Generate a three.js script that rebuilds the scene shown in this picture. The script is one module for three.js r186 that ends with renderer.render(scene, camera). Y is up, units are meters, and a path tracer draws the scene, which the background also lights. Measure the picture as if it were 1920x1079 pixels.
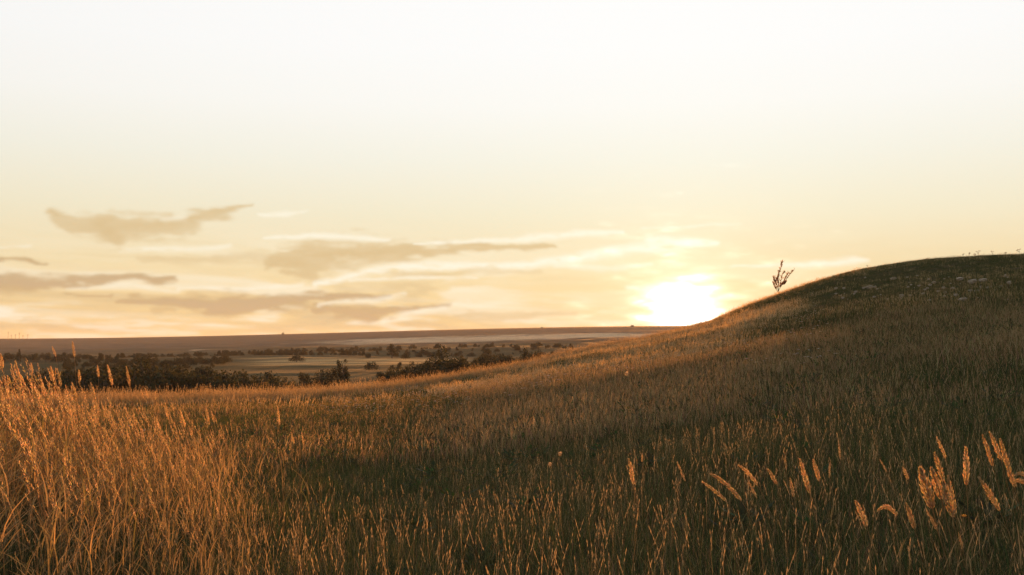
import * as THREE from 'three';

// ---------------------------------------------------------------- camera, sky, sun, exposure
const W = 1920, H = 1079, F = 1884, HORIZON = 648, EYE = 1.6;      // the photograph's size, focal length and eye level in pixels; eye height in metres
const scene = new THREE.Scene();
const camera = new THREE.PerspectiveCamera(2 * Math.atan(H / 2 / F) * 180 / Math.PI, W / H, 0.05, 9000);
const PITCH = Math.atan((HORIZON - H / 2) / F);
camera.position.set(0, EYE, 0);
camera.rotation.set(PITCH, 0, 0);
camera.updateMatrixWorld();

const renderer = new THREE.WebGLRenderer();
renderer.toneMapping = THREE.LinearToneMapping;
renderer.toneMappingExposure = 3.6;                                 // exposed for the shaded slope
renderer.shadowMap.enabled = true;

const R2D = 180 / Math.PI, D2R = Math.PI / 180;
const { clamp, lerp } = THREE.MathUtils;
const sstep = (a, b, x) => { const t = clamp((x - a) / (b - a), 0, 1); return t * t * (3 - 2 * t); };
const s2l = (v) => { v /= 255; return v <= 0.04045 ? v / 12.92 : Math.pow((v + 0.055) / 1.055, 2.4); };
const lin = (r, g, b) => [s2l(r), s2l(g), s2l(b)];
// direction in which a point of the view lies: azimuth from straight ahead (to the right positive) and tangent of its elevation
function dirOf(px, py) {
  const v = new THREE.Vector3((px - W / 2) / F, -(py - H / 2) / F, -1).applyAxisAngle(new THREE.Vector3(1, 0, 0), PITCH);
  const h = Math.hypot(v.x, v.z);
  return { az: Math.atan2(v.x, -v.z), te: v.y / h };
}
function at(px, py, dist) { const d = dirOf(px, py); return new THREE.Vector3(Math.sin(d.az) * dist, EYE + d.te * dist, -Math.cos(d.az) * dist); }

// noise
function mulberry(a) { return () => { a = (a + 0x6d2b79f5) | 0; let t = Math.imul(a ^ (a >>> 15), 1 | a); t = (t + Math.imul(t ^ (t >>> 7), 61 | t)) ^ t; return ((t ^ (t >>> 14)) >>> 0) / 4294967296; }; }
const hash = (x, y, s) => { let h = Math.imul(x, 374761393) ^ Math.imul(y, 668265263) ^ Math.imul(s, 2246822519); h = Math.imul(h ^ (h >>> 13), 1274126177); return ((h ^ (h >>> 16)) >>> 0) / 4294967296; };
function vnoise(x, y, s = 0) {
  const ix = Math.floor(x), iy = Math.floor(y), fx = x - ix, fy = y - iy, u = fx * fx * fx * (fx * (fx * 6 - 15) + 10), v = fy * fy * fy * (fy * (fy * 6 - 15) + 10);
  return lerp(lerp(hash(ix, iy, s), hash(ix + 1, iy, s), u), lerp(hash(ix, iy + 1, s), hash(ix + 1, iy + 1, s), u), v);
}
function fbm(x, y, o = 4, s = 0) { let a = 0.5, v = 0, n = 0; for (let i = 0; i < o; i++) { v += a * vnoise(x, y, s + i * 17); n += a; a *= 0.5; x *= 2.03; y *= 2.03; } return v / n; }

// the sun stands in the notch between the low spur and the hill
const SUNPX = [1285, 577], sunDir = dirOf(...SUNPX);
const sunVec = new THREE.Vector3(Math.sin(sunDir.az), sunDir.te, -Math.cos(sunDir.az)).normalize();
const sun = new THREE.DirectionalLight(new THREE.Color().setRGB(1, 0.36, 0.075), 5);
sun.position.copy(sunVec).multiplyScalar(400);
sun.target.position.set(0, 0, 0);
sun.castShadow = true;
sun.shadow.radius = 4;
sun.shadow.mapSize.set(4096, 4096);
Object.assign(sun.shadow.camera, { left: -160, right: 160, top: 60, bottom: -40, near: 1, far: 900 });
scene.add(sun, sun.target);

// sky: pale above, golden near the horizon, thin evening cloud, aureole round the sun
{
  const SW = 4096, SH = 2048, data = new Float32Array(SW * SH * 4);
  const K = F * D2R;                                                // cloud outlines below are in units of 1/K degree
  const toSky = (px, py) => { const d = dirOf(px, py); return [d.az * R2D * K, Math.atan(d.te) * R2D * K]; };
  const ramp = [[0, 240, 205, 143], [1.5, 243, 211, 151], [3, 246, 219, 164], [4.5, 246, 226, 180], [7.5, 244, 236, 207], [10.5, 246, 244, 229], [13.5, 252, 251, 245], [16.5, 254, 254, 252], [19.5, 255, 255, 254], [40, 250, 252, 255], [90, 228, 236, 250]].map(([e, r, g, b]) => [e, ...lin(r, g, b)]);
  const base = (el) => { let i = 0; while (i < ramp.length - 2 && el > ramp[i + 1][0]) i++; const a = ramp[i], b = ramp[i + 1], t = clamp((el - a[0]) / (b[0] - a[0]), 0, 1); return [1, 2, 3].map((c) => lerp(a[c], b[c], t)); };
  const dark = lin(196, 165, 120), tan = lin(222, 196, 148), bright = lin(255, 249, 226);
  const S = (kind, amount, ...pts) => ({ kind, amount, pts: pts.map(([x, y, r]) => [...toSky(x, y), r]) });
  const strokes = [
    S(1, .85, [90, 395, 5], [150, 424, 13], [215, 424, 24], [260, 428, 21], [340, 424, 15], [400, 402, 11], [465, 383, 4]), S(1, .8, [205, 440, 16], [225, 455, 9]),
    S(1, .95, [490, 498, 8], [570, 490, 28], [640, 476, 26], [720, 471, 20], [800, 470, 12], [900, 462, 6], [1040, 462, 5]), S(1, .8, [520, 512, 8], [590, 522, 12]),
    S(1, .5, [260, 490, 6], [400, 486, 10], [500, 484, 10]), S(1, .4, [760, 515, 4], [900, 508, 6], [1000, 512, 4]),
    S(0, .95, [215, 562, 3], [330, 562, 8], [420, 573, 16], [480, 570, 14], [560, 565, 12], [650, 558, 9], [735, 552, 3]), S(0, .85, [395, 580, 9], [425, 592, 8], [460, 582, 8]),
    S(0, .85, [590, 578, 3], [640, 585, 10], [690, 588, 13], [750, 580, 9], [850, 570, 3]), S(0, .7, [670, 595, 7], [705, 597, 5]),
    S(0, .9, [-90, 532, 16], [0, 531, 17], [60, 531, 11], [150, 526, 8], [320, 522, 6]), S(0, .8, [-60, 490, 3], [50, 489, 3.5], [105, 491, 1.5]), S(0, .7, [125, 550, 2], [210, 551, 2]),
    S(0, .4, [285, 585, 5], [335, 587, 5]), S(1, .7, [860, 592, 4], [940, 595, 7], [1080, 590, 4]), S(1, .5, [40, 604, 3], [70, 604, 4]),
    S(2, .9, [500, 446, 2], [580, 441, 5], [680, 448, 5], [730, 452, 2]), S(2, .9, [780, 458, 2], [900, 453, 4], [1000, 446, 6], [1080, 440, 6], [1170, 435, 2]),
    S(2, .95, [590, 536, 5], [680, 512, 6], [760, 500, 8], [850, 498, 5], [1000, 495, 6], [1100, 480, 9], [1200, 466, 10], [1350, 455, 4]), S(2, 1, [1225, 450, 8], [1300, 452, 8], [1350, 455, 3]),
    S(2, .7, [660, 526, 2], [790, 523, 4], [890, 521, 1]), S(2, .6, [760, 551, 4], [700, 562, 5], [600, 574, 3]), S(2, .55, [880, 566, 4], [840, 575, 5], [760, 592, 7], [720, 602, 5]),
    S(2, .9, [480, 402, 2], [530, 399, 5], [570, 396, 1]), S(2, .8, [1370, 501, 1], [1480, 498, 4], [1600, 490, 5], [1625, 488, 2]), S(2, .6, [1210, 425, 1], [1390, 420, 2]),
    S(2, .6, [230, 472, 3], [330, 466, 5], [425, 462, 5]), S(2, .5, [-10, 465, 1], [60, 460, 2]), S(2, .6, [330, 541, 3], [460, 545, 3], [560, 536, 3]), S(2, .4, [300, 412, 3], [350, 409, 6]), S(2, .5, [1040, 500, 5], [1150, 505, 5], [1220, 498, 3]),
    S(2, .4, [130, 540, 3], [250, 536, 4], [330, 545, 3]), S(2, .7, [1180, 540, 5], [1240, 545, 8], [1300, 550, 5]),
  ];
  const near = (s, x, y) => {
    let best = 9;
    for (let i = 0; i + 1 < s.pts.length; i++) {
      const [ax, ay, ar] = s.pts[i], [bx, by, br] = s.pts[i + 1], dx = bx - ax, dy = by - ay, t = clamp(((x - ax) * dx + (y - ay) * dy) / (dx * dx + dy * dy), 0, 1);
      best = Math.min(best, Math.hypot(x - ax - dx * t, y - ay - dy * t) / lerp(ar, br, t));
    }
    return best;
  };
  for (const s of strokes) { const xs = s.pts.map((p) => p[0]), ys = s.pts.map((p) => p[1]), m = 60; s.box = [Math.min(...xs) - m, Math.max(...xs) + m, Math.min(...ys) - m, Math.max(...ys) + m]; }
  const LEVEL = 1 / 3.6, low = [0.16, 0.12, 0.075].map((v) => v * LEVEL);
  for (let row = 0; row < SH; row++) {
    const el = ((row + 0.5) / SH - 0.5) * 180, b = base(Math.max(0, el));
    for (let col = 0; col < SW; col++) {
      const az = ((col + 0.5) / SW - 0.5) * 360 + 90, azw = ((az + 540) % 360) - 180, o = (row * SW + col) * 4;
      data[o + 3] = 1;
      if (el < -0.5) { data[o] = low[0]; data[o + 1] = low[1]; data[o + 2] = low[2]; continue; }
      const ce = Math.cos(el * D2R), cosS = clamp(ce * Math.sin(azw * D2R) * sunVec.x + Math.sin(el * D2R) * sunVec.y - ce * Math.cos(azw * D2R) * sunVec.z, -1, 1), th = Math.acos(cosS) * R2D;
      let c = b.slice();
      if (el < 17) {
        const X = azw * K, Y = el * K, veil = sstep(17, 9, el);
        // long horizontal wisps everywhere, firmer towards the horizon
        const n = fbm(X * 0.0042 + 3.1 * fbm(X * 0.002, Y * 0.01, 2, 50), Y * 0.034 + X * 0.0012, 5, 7), n2 = fbm(X * 0.011, Y * 0.11 + X * 0.002, 4, 90), lowBand = sstep(7.5, 3, el) * (0.35 + 0.65 * sstep(6, -6, azw - 9.9 + 8)), fine = sstep(2.8, 1.2, el) * 0.8 + 0.25;
        const dk = sstep(0.52, 0.74, n) * 0.62 * lowBand + sstep(0.5, 0.75, n2) * 0.55 * lowBand * fine, br = sstep(0.5, 0.3, n) * 0.45 * lowBand + sstep(0.5, 0.28, n2) * 0.5 * lowBand * fine;
        for (let k = 0; k < 3; k++) { c[k] = lerp(c[k], tan[k], dk * veil); c[k] = lerp(c[k], bright[k], br * veil); }
        const wx = (fbm(X * 0.012, Y * 0.03, 4, 21) - 0.5) * 46, wy = (fbm(X * 0.016, Y * 0.05, 4, 33) - 0.5) * 26, ex = fbm(X * 0.022, Y * 0.12, 4, 61), ey = fbm(X * 0.05, Y * 0.1, 4, 67);
        for (const s of strokes) {
          if (X < s.box[0] || X > s.box[1] || Y < s.box[2] || Y > s.box[3]) continue;
          const soft = s.kind === 2 ? 0.35 : 0.6, q = near(s, X + wx * (s.kind === 2 ? 0.6 : 1.1), Y + wy * (s.kind === 2 ? 0.4 : 0.8)) + (ex - 0.5) * 1.5 + (ey - 0.5) * 0.8, a = (s.kind === 2 ? sstep(2.0, -0.1, q) : sstep(1.65, soft * 0.4, q)) * s.amount * (s.kind === 2 ? sstep(0.2, 0.52, ex * 0.6 + ey * 0.4) * 1.1 : 0.75 + 0.5 * ex), to = s.kind === 2 ? bright : s.kind ? tan : dark;
          if (a > 0) for (let k = 0; k < 3; k++) c[k] = lerp(c[k], to[k], clamp(a, 0, 1));
        }
      }
      const away = 0.5 + 0.5 * (0.5 + 0.5 * cosS), ragged = Math.hypot((azw - sunDir.az * R2D) * 0.8, (el - 2.0) * 1.1) * (1 + 1.5 * (fbm(azw * 0.55 + 3, el * 2.6, 4, 5) - 0.5)), warm = 0.26 * Math.exp(-th / 4.5), core = 9 * Math.exp(-((ragged / 0.86) ** 2)) + 0.6 * Math.exp(-((ragged / 2.2) ** 2));
      data[o] = (c[0] * away + warm + core) * LEVEL; data[o + 1] = (c[1] * away + warm * 0.86 + core * 0.95) * LEVEL; data[o + 2] = (c[2] * away + warm * 0.52 + core * 0.8) * LEVEL;
    }
  }
  const sky = new THREE.DataTexture(data, SW, SH, THREE.RGBAFormat, THREE.FloatType);
  sky.mapping = THREE.EquirectangularReflectionMapping;
  sky.magFilter = THREE.LinearFilter; sky.needsUpdate = true;
  scene.background = sky;
  scene.environment = sky;
}
// thin evening haze over the valley
scene.fog = new THREE.FogExp2(new THREE.Color().setRGB(0.95, 0.88, 0.78), 0.00005);

// ---------------------------------------------------------------- terrain
function spline(pts) {                                              // smooth curve through [x, y] points (monotone cubic), flat beyond the ends
  const n = pts.length, m = [], d = [];
  for (let i = 0; i < n - 1; i++) d.push((pts[i + 1][1] - pts[i][1]) / (pts[i + 1][0] - pts[i][0]));
  m.push(d[0]); for (let i = 1; i < n - 1; i++) m.push(d[i - 1] * d[i] <= 0 ? 0 : 2 * d[i - 1] * d[i] / (d[i - 1] + d[i])); m.push(d[n - 2]);
  return (x) => {
    if (x <= pts[0][0]) return pts[0][1]; if (x >= pts[n - 1][0]) return pts[n - 1][1];
    let i = 0; while (x > pts[i + 1][0]) i++;
    const h = pts[i + 1][0] - pts[i][0], t = (x - pts[i][0]) / h, t2 = t * t, t3 = t2 * t;
    return (2 * t3 - 3 * t2 + 1) * pts[i][1] + (t3 - 2 * t2 + t) * h * m[i] + (3 * t2 - 2 * t3) * pts[i + 1][1] + (t3 - t2) * h * m[i + 1];
  };
}
// the crest of the home slope as it runs from the field edge at the left over the notch to the hilltop at the right: [view x, view y, metres away]
const CREST = [[-900, 770, 40], [-300, 756, 43], [0, 750, 46], [240, 745, 48], [480, 738, 51], [700, 725, 56], [830, 709, 61], [960, 687, 69], [1100, 657, 82], [1230, 631, 100], [1290, 615, 110], [1340, 598, 116], [1400, 570, 119], [1460, 548, 119], [1530, 523, 117], [1630, 496, 112], [1750, 480, 105], [1920, 471, 96], [2300, 462, 86], [2900, 480, 80]].map(([x, y, r]) => ({ ...dirOf(x, y), r }));
const crestT = spline([[-3.2, -0.03], ...CREST.map((c) => [c.az, c.te]), [1.5, 0.01], [3.2, -0.03]]), crestR = spline([[-3.2, 60], ...CREST.map((c) => [c.az, c.r]), [1.5, 70], [3.2, 60]]);
const slope0 = spline([[-1.2, -0.012], [-0.45, -0.012], [-0.1, -0.004], [0.1, 0.024], [0.17, 0.033], [0.25, 0.039], [0.48, 0.042], [1.2, 0.03], [2, 0]]);
// beyond the crest: [metres away, view y at the left edge, view y at x = 1250]
const VALLEY = [[150, 800, 775], [210, 775, 750], [270, 742, 722], [340, 716, 700], [450, 693, 683], [600, 679, 668], [800, 672, 657], [1100, 667, 648], [1600, 661, 639], [2200, 655, 630], [2700, 645, 620], [3100, 638, 613], [3400, 637, 612], [4300, 640, 616], [6000, 646, 630]];
const vA = spline(VALLEY.map(([r, a]) => [r, (HORIZON - a) / F])), vB = spline(VALLEY.map(([r, , b]) => [r, (HORIZON - b) / F]));
function ground(x, z) {
  const r = Math.hypot(x, z), az = Math.atan2(x, -z), tc = crestT(az), rc = crestR(az), hc = EYE + rc * tc - 0.42;
  let h;
  const lump = (fbm(x * 0.045 + 9, z * 0.045, 3, 3) - 0.5) * 0.62 * sstep(4, 40, r) + (fbm(x * 0.3, z * 0.3, 3, 4) - 0.5) * 0.14;
  if (r <= rc) {
    const t = r / rc, t2 = t * t, t3 = t2 * t;
    h = (t3 - 2 * t2 + t) * rc * slope0(az) + (3 * t2 - 2 * t3) * hc + (t3 - t2) * rc * tc + lump * (1 - 0.55 * sstep(0.7, 1, t));
  } else {
    const d = r - rc;
    h = hc + tc * d - 0.0042 * d * d / (1 + d * 0.012) + lump * 0.45;
  }
  if (r > rc + 15) {
    const k = sstep(-0.5, 0.16, az), te = lerp(vA(r), vB(r), k), roll = (fbm(x * 0.006 + 40, z * 0.011, 4, 11) - 0.5) * Math.min(r, 900) * 0.0125 * sstep(150, 320, r) * sstep(3000, 1800, r);
    const far = EYE + te * r + roll;
    h = lerp(h, far, sstep(rc + 15, Math.max(230, rc + 110), r));
  }
  return h;
}
const MAT = {};
const ttex = (n, fn) => {                                            // a tiling colour texture
  const d = new Uint8Array(n * n * 4);
  for (let y = 0; y < n; y++) for (let x = 0; x < n; x++) { const c = fn(x / n, y / n), o = (y * n + x) * 4; for (let k = 0; k < 3; k++) d[o + k] = clamp(c[k], 0, 1) * 255; d[o + 3] = 255; }
  const t = new THREE.DataTexture(d, n, n); t.wrapS = t.wrapT = THREE.RepeatWrapping; t.magFilter = THREE.LinearFilter; t.colorSpace = THREE.SRGBColorSpace; t.needsUpdate = true; return t;
};
function tile(x, y, f, o, s) {                                      // fbm that repeats after one unit
  let a = 0.5, v = 0, n = 0;
  for (let i = 0; i < o; i++, a *= 0.5, f *= 2) {
    const X = x * f, Y = y * f, ix = Math.floor(X), iy = Math.floor(Y), fx = X - ix, fy = Y - iy, u = fx * fx * (3 - 2 * fx), w = fy * fy * (3 - 2 * fy), g = (p, q) => hash(((p % f) + f) % f, ((q % f) + f) % f, s + i);
    v += a * lerp(lerp(g(ix, iy), g(ix + 1, iy), u), lerp(g(ix, iy + 1), g(ix + 1, iy + 1), u), w); n += a;
  }
  return v / n;
}
const thatch = ttex(512, (x, y) => { const a = tile(x, y, 24, 4, 1), b = tile(x, y, 96, 3, 9), k = 0.55 + 0.75 * (a * 0.5 + b * 0.5); return [0.92 * k, 0.9 * k, 0.86 * k]; });
MAT.turf = new THREE.MeshPhysicalMaterial({ vertexColors: true, map: thatch, bumpMap: thatch, bumpScale: 0.05, roughness: 1, specularIntensity: 0.05 });
MAT.turf.name = 'turf';

function sheet(name, azs, rs, colour, uvScale, mat) {               // a piece of terrain on a polar grid, rows of equal distance
  const na = azs.length, nr = rs.length, pos = new Float32Array(na * nr * 3), col = new Float32Array(na * nr * 3), uv = new Float32Array(na * nr * 2), idx = [];
  for (let j = 0; j < nr; j++) for (let i = 0; i < na; i++) {
    const o = j * na + i, r = rs[j], x = Math.sin(azs[i]) * r, z = -Math.cos(azs[i]) * r, y = ground(x, z), c = colour(x, z, r, azs[i]);
    pos.set([x, y, z], o * 3); col.set(c, o * 3); uv.set([x / uvScale, z / uvScale], o * 2);
    if (i && j) idx.push(o - na - 1, o - na, o, o - na - 1, o, o - 1);
  }
  const g = new THREE.BufferGeometry();
  g.setAttribute('position', new THREE.BufferAttribute(pos, 3)); g.setAttribute('color', new THREE.BufferAttribute(col, 3)); g.setAttribute('uv', new THREE.BufferAttribute(uv, 2));
  g.setIndex(idx); g.computeVertexNormals();
  const m = new THREE.Mesh(g, mat); m.name = name; m.castShadow = m.receiveShadow = true; scene.add(m);
  return m;
}
const AZ = []; for (let a = -Math.PI; a < -0.75; a += 0.06) AZ.push(a); for (let a = -0.75; a < 0.75; a += 0.0032) AZ.push(a); for (let a = 0.75; a < Math.PI; a += 0.06) AZ.push(a); AZ.push(Math.PI);
const RS = [0.02]; for (let r = 0.8; r < 175; r *= 1.022) RS.push(r); const R1 = RS[RS.length - 1];
const RF = [R1]; for (let r = R1 * 1.012; r < 6200; r *= 1.012) RF.push(r);
const mixc = (a, b, t) => a.map((v, i) => lerp(v, b[i], t));
const OLIVE = [0.062, 0.056, 0.024], STRAW = [0.16, 0.105, 0.045], SOIL = [0.085, 0.062, 0.036];
const meadowColour = (x, z) => { const a = fbm(x * 0.08, z * 0.08, 4, 71), b = fbm(x * 0.5, z * 0.5, 3, 75); return mixc(mixc(OLIVE, STRAW, sstep(0.45, 0.75, a) * 0.7), SOIL, sstep(0.5, 0.75, b) * 0.5); };
sheet('meadow_hillside', AZ, RS, meadowColour, 1.3, MAT.turf).userData = { kind: 'structure', label: 'olive grass hillside rising to a rounded top under the sun', category: 'ground' };
// fields of the valley and the plateau beyond it
const PALE = [0.5, 0.41, 0.28], WOOD = [0.034, 0.032, 0.018], GREY = [0.06, 0.057, 0.04], FIELD = [0.1, 0.078, 0.038];
const valleyColour = (x, z, r, az) => {
  const px = W / 2 + F * Math.tan(clamp(az, -1.2, 1.2)), n = fbm(x * 0.004, z * 0.008, 4, 81), n2 = fbm(x * 0.02, z * 0.03, 3, 85);
  let c = mixc(OLIVE, FIELD, sstep(0.42, 0.62, n + 0.18 * (n2 - 0.5)));
  if (r > 1100) c = mixc(c, mixc(GREY, WOOD, sstep(0.45, 0.65, n2) * 0.6), sstep(1100, 1700, r));
  const strip = sstep(1750, 1900, r + 260 * (n - 0.5)) * sstep(2520, 2350, r + 260 * (n2 - 0.5)) * sstep(560, 720, px + 200 * (n2 - 0.5));
  c = mixc(c, PALE, strip * 0.9);
  const bank = sstep(1250, 1300, r) * sstep(1480, 1420, r) * sstep(350, 370, px) * sstep(560, 470, px);
  c = mixc(c, PALE, bank * 0.9);
  const sunlitStubble = sstep(480, 500, r) * sstep(640, 610, r) * sstep(420, 520, px) * sstep(900, 830, px);  // field strips coloured bright orange to stand in for low sunlight
  const n3 = 0.72 + 0.56 * fbm(x * 0.09, z * 0.12, 3, 87); c = c.map((v) => v * n3);
  return mixc(c, [0.42, 0.29, 0.14], sunlitStubble * (0.35 + 0.65 * sstep(0.4, 0.6, Math.abs(((r / 38) % 1) - 0.5) * 2)));
};
sheet('valley_floor', AZ, RF.filter((r) => r < 1030), valleyColour, 9, MAT.turf).userData = { kind: 'structure', label: 'valley of fields and pasture below the near crest', category: 'ground' };
sheet('far_plateau', AZ, [RF.filter((r) => r < 1030).pop(), ...RF.filter((r) => r >= 1030)], valleyColour, 60, MAT.turf).userData = { kind: 'structure', label: 'long flat plateau along the horizon', category: 'hills' };

// ---------------------------------------------------------------- helpers for plants
class Geo {
  constructor() { this.p = []; this.c = []; this.i = []; this.colour = [1, 1, 1]; }
  v(x, y, z) { this.p.push(x, y, z); this.c.push(...this.colour); return this.p.length / 3 - 1; }
  tri(a, b, c) { this.i.push(a, b, c); }
  quad(a, b, c, d) { this.i.push(a, b, c, a, c, d); }
  blade(x, y, z, dir, h, w, lean, seg = 2, face = dir + 1.57) {      // a tapering ribbon that leans over towards dir
    const cx = Math.cos(dir), cz = Math.sin(dir), fx = Math.cos(face) * w / 2, fz = Math.sin(face) * w / 2;
    let l, r;
    for (let k = 0; k <= seg; k++) {
      const t = k / seg, o = lean * t * t * h, yy = y + h * t * (1 - 0.28 * lean * t), s = k ? 1 - 0.35 * t : 0.8, px = x + cx * o, pz = z + cz * o;
      if (k === seg) { const tip = this.v(px, yy, pz); this.tri(l, r, tip); break; }
      const nl = this.v(px - fx * s, yy, pz - fz * s), nr = this.v(px + fx * s, yy, pz + fz * s);
      if (k) this.quad(l, r, nr, nl);
      l = nl; r = nr;
    }
  }
  tube(pts, rad, sides = 5) {                                        // pts: Vector3[], rad: number[]
    const rings = [];
    for (let k = 0; k < pts.length; k++) {
      const d = pts[Math.min(k + 1, pts.length - 1)].clone().sub(pts[Math.max(k - 1, 0)]).normalize(), u = new THREE.Vector3(0.31, 0.12, 0.94).cross(d).normalize(), w = d.clone().cross(u), ring = [];
      for (let s = 0; s < sides; s++) { const a = s / sides * 6.2832, q = pts[k].clone().addScaledVector(u, Math.cos(a) * rad[k]).addScaledVector(w, Math.sin(a) * rad[k]); ring.push(this.v(q.x, q.y, q.z)); }
      rings.push(ring);
    }
    for (let k = 1; k < rings.length; k++) for (let s = 0; s < sides; s++) { const t = (s + 1) % sides; this.quad(rings[k - 1][s], rings[k - 1][t], rings[k][t], rings[k][s]); }
  }
  leaf(c, a, b, l, w) {                                              // a pointed leaf: centre, along, across
    const p = (s, t) => this.v(c.x + a.x * s * l + b.x * t * w, c.y + a.y * s * l + b.y * t * w, c.z + a.z * s * l + b.z * t * w);
    this.quad(p(-0.5, 0), p(0, -0.5), p(0.5, 0), p(0, 0.5));
  }
  build() {
    const g = new THREE.BufferGeometry();
    g.setAttribute('position', new THREE.Float32BufferAttribute(this.p, 3)); g.setAttribute('color', new THREE.Float32BufferAttribute(this.c, 3)); g.setIndex(this.i); g.computeVertexNormals();
    return g;
  }
}
const leafy = (name, through) => Object.assign(new THREE.MeshPhysicalMaterial({ vertexColors: true, roughness: 1, transmission: through, thickness: 0, specularIntensity: 0.15, side: THREE.DoubleSide }), { name });
MAT.grass = leafy('grass', 0.5); MAT.seed = leafy('seed_head', 0.62); MAT.leaf = leafy('leaf', 0.4);
MAT.bark = Object.assign(new THREE.MeshStandardMaterial({ vertexColors: true, roughness: 0.95 }), { name: 'bark' });
MAT.stone = Object.assign(new THREE.MeshStandardMaterial({ color: new THREE.Color().setRGB(0.36, 0.32, 0.26), roughness: 0.95, map: thatch }), { name: 'limestone' });
MAT.steel = Object.assign(new THREE.MeshStandardMaterial({ color: new THREE.Color().setRGB(0.2, 0.17, 0.15), roughness: 0.7, metalness: 0.3 }), { name: 'steel' });
const ORD = ['first', 'second', 'third', 'fourth', 'fifth', 'sixth', 'seventh', 'eighth', 'ninth', 'tenth', 'eleventh', 'twelfth', 'thirteenth', 'fourteenth', 'fifteenth', 'sixteenth', 'seventeenth', 'eighteenth', 'nineteenth', 'twentieth', 'twenty-first', 'twenty-second', 'twenty-third', 'twenty-fourth', 'twenty-fifth', 'twenty-sixth', 'twenty-seventh', 'twenty-eighth'];
const taken = {};
const numbered = (name) => { const n = taken[name] = (taken[name] ?? -1) + 1; return n ? name + '_' + String(n).padStart(3, '0') : name; };
function mesh(name, geo, mat, parent) { const m = new THREE.Mesh(geo.isBufferGeometry ? geo : geo.build(), mat); m.name = name; m.castShadow = m.receiveShadow = true; parent.add(m); return m; }
function thing(name, label, category, p, group) {
  const o = new THREE.Group(); o.name = numbered(name); o.position.copy(p); o.userData = { label, category }; if (group) o.userData.group = group; scene.add(o); return o;
}
const V = (x, y, z) => new THREE.Vector3(x, y, z);
const onGround = (px, dist) => { const a = dirOf(px, HORIZON).az, x = Math.sin(a) * dist, z = -Math.cos(a) * dist; return V(x, ground(x, z), z); };
function stuff(name, label, category, variants, mat, places) {      // uncountable growth: one object, a few variants scattered
  const g = new THREE.Group(); g.name = name; g.userData = { kind: 'stuff', label, category }; scene.add(g);
  const lists = variants.map(() => []);
  places.forEach((p) => lists[p.k % variants.length].push(p));
  const m4 = new THREE.Matrix4(), q = new THREE.Quaternion(), e = new THREE.Euler();
  variants.forEach((v, k) => {
    if (!lists[k].length) return;
    const im = new THREE.InstancedMesh(v, mat, lists[k].length); im.name = 'tufts'; im.userData.kind = 'stuff'; im.castShadow = im.receiveShadow = true;
    lists[k].forEach((p, i) => { im.setMatrixAt(i, m4.compose(p.p, q.setFromEuler(e.set(p.tx ?? 0, p.turn, p.tz ?? 0)), V(p.s, p.s * (p.sy ?? 1), p.s))); if (p.tint) im.setColorAt(i, p.tint); });
    g.add(im);
  });
  return g;
}

// ---------------------------------------------------------------- meadow grass
const GREEN = [[0.055, 0.068, 0.02], [0.04, 0.054, 0.016], [0.07, 0.076, 0.026], [0.036, 0.046, 0.018]], DRY = [[0.26, 0.175, 0.08], [0.31, 0.23, 0.12], [0.2, 0.135, 0.062], [0.16, 0.105, 0.05]];
function tuft(seed, n, rad, hMin, hMax, w, dryShare, heads = 0) {
  const g = new Geo(), rnd = mulberry(seed);
  for (let i = 0; i < n; i++) {
    const a = rnd() * 6.2832, r = Math.sqrt(rnd()) * rad, dry = rnd() < dryShare, pal = dry ? DRY : GREEN, h = lerp(hMin, hMax, rnd() ** 1.4);
    g.colour = pal[Math.floor(rnd() * 4)].map((v) => v * (0.8 + 0.4 * rnd()));
    g.blade(Math.cos(a) * r, -0.03, Math.sin(a) * r, rnd() * 6.2832, h + 0.03, w * (0.7 + 0.6 * rnd()), 0.15 + 0.55 * rnd(), 2);
  }
  for (let i = 0; i < heads; i++) {                                  // thin stems with small seed spikes
    const a = rnd() * 6.2832, r = Math.sqrt(rnd()) * rad, x = Math.cos(a) * r, z = Math.sin(a) * r, h = hMax * (0.95 + 0.5 * rnd()), d = rnd() * 6.2832, lx = Math.cos(d) * h * 0.12 - h * 0.1, lz = Math.sin(d) * h * 0.12;
    g.colour = DRY[Math.floor(rnd() * 4)];
    g.blade(x, -0.02, z, Math.atan2(lz, lx), h, w * 0.45, Math.hypot(lx, lz) / h, 2);
    g.colour = DRY[Math.floor(rnd() * 2)];
    for (let k = 0; k < 5; k++) { const t = 0.8 + 0.045 * k, an = rnd() * 3.1416; g.leaf(V(x + lx * t * t, h * t, z + lz * t * t), V(lx / h * 1.5 + 0.3 * (rnd() - 0.5), 1, lz / h * 1.5 + 0.3 * (rnd() - 0.5)).normalize(), V(Math.cos(an), 0, Math.sin(an)), h * 0.07, w * 0.75); }
  }
  return g.build();
}
const tuftsNear = [tuft(11, 38, 0.16, 0.06, 0.19, 0.004, 0.18, 0), tuft(12, 40, 0.18, 0.05, 0.17, 0.005, 0.12, 0), tuft(13, 34, 0.15, 0.07, 0.2, 0.004, 0.3, 1), tuft(14, 34, 0.17, 0.05, 0.15, 0.006, 0.1, 0)];
const tuftsMid = [tuft(21, 36, 0.3, 0.08, 0.22, 0.009, 0.22, 1), tuft(22, 40, 0.32, 0.07, 0.2, 0.009, 0.06, 0), tuft(23, 34, 0.3, 0.1, 0.26, 0.009, 0.35, 3)];
const tuftsFar = [tuft(31, 46, 0.55, 0.08, 0.24, 0.02, 0.22, 1), tuft(32, 46, 0.55, 0.07, 0.2, 0.02, 0.06, 0), tuft(33, 44, 0.5, 0.1, 0.28, 0.02, 0.38, 4)];
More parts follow.
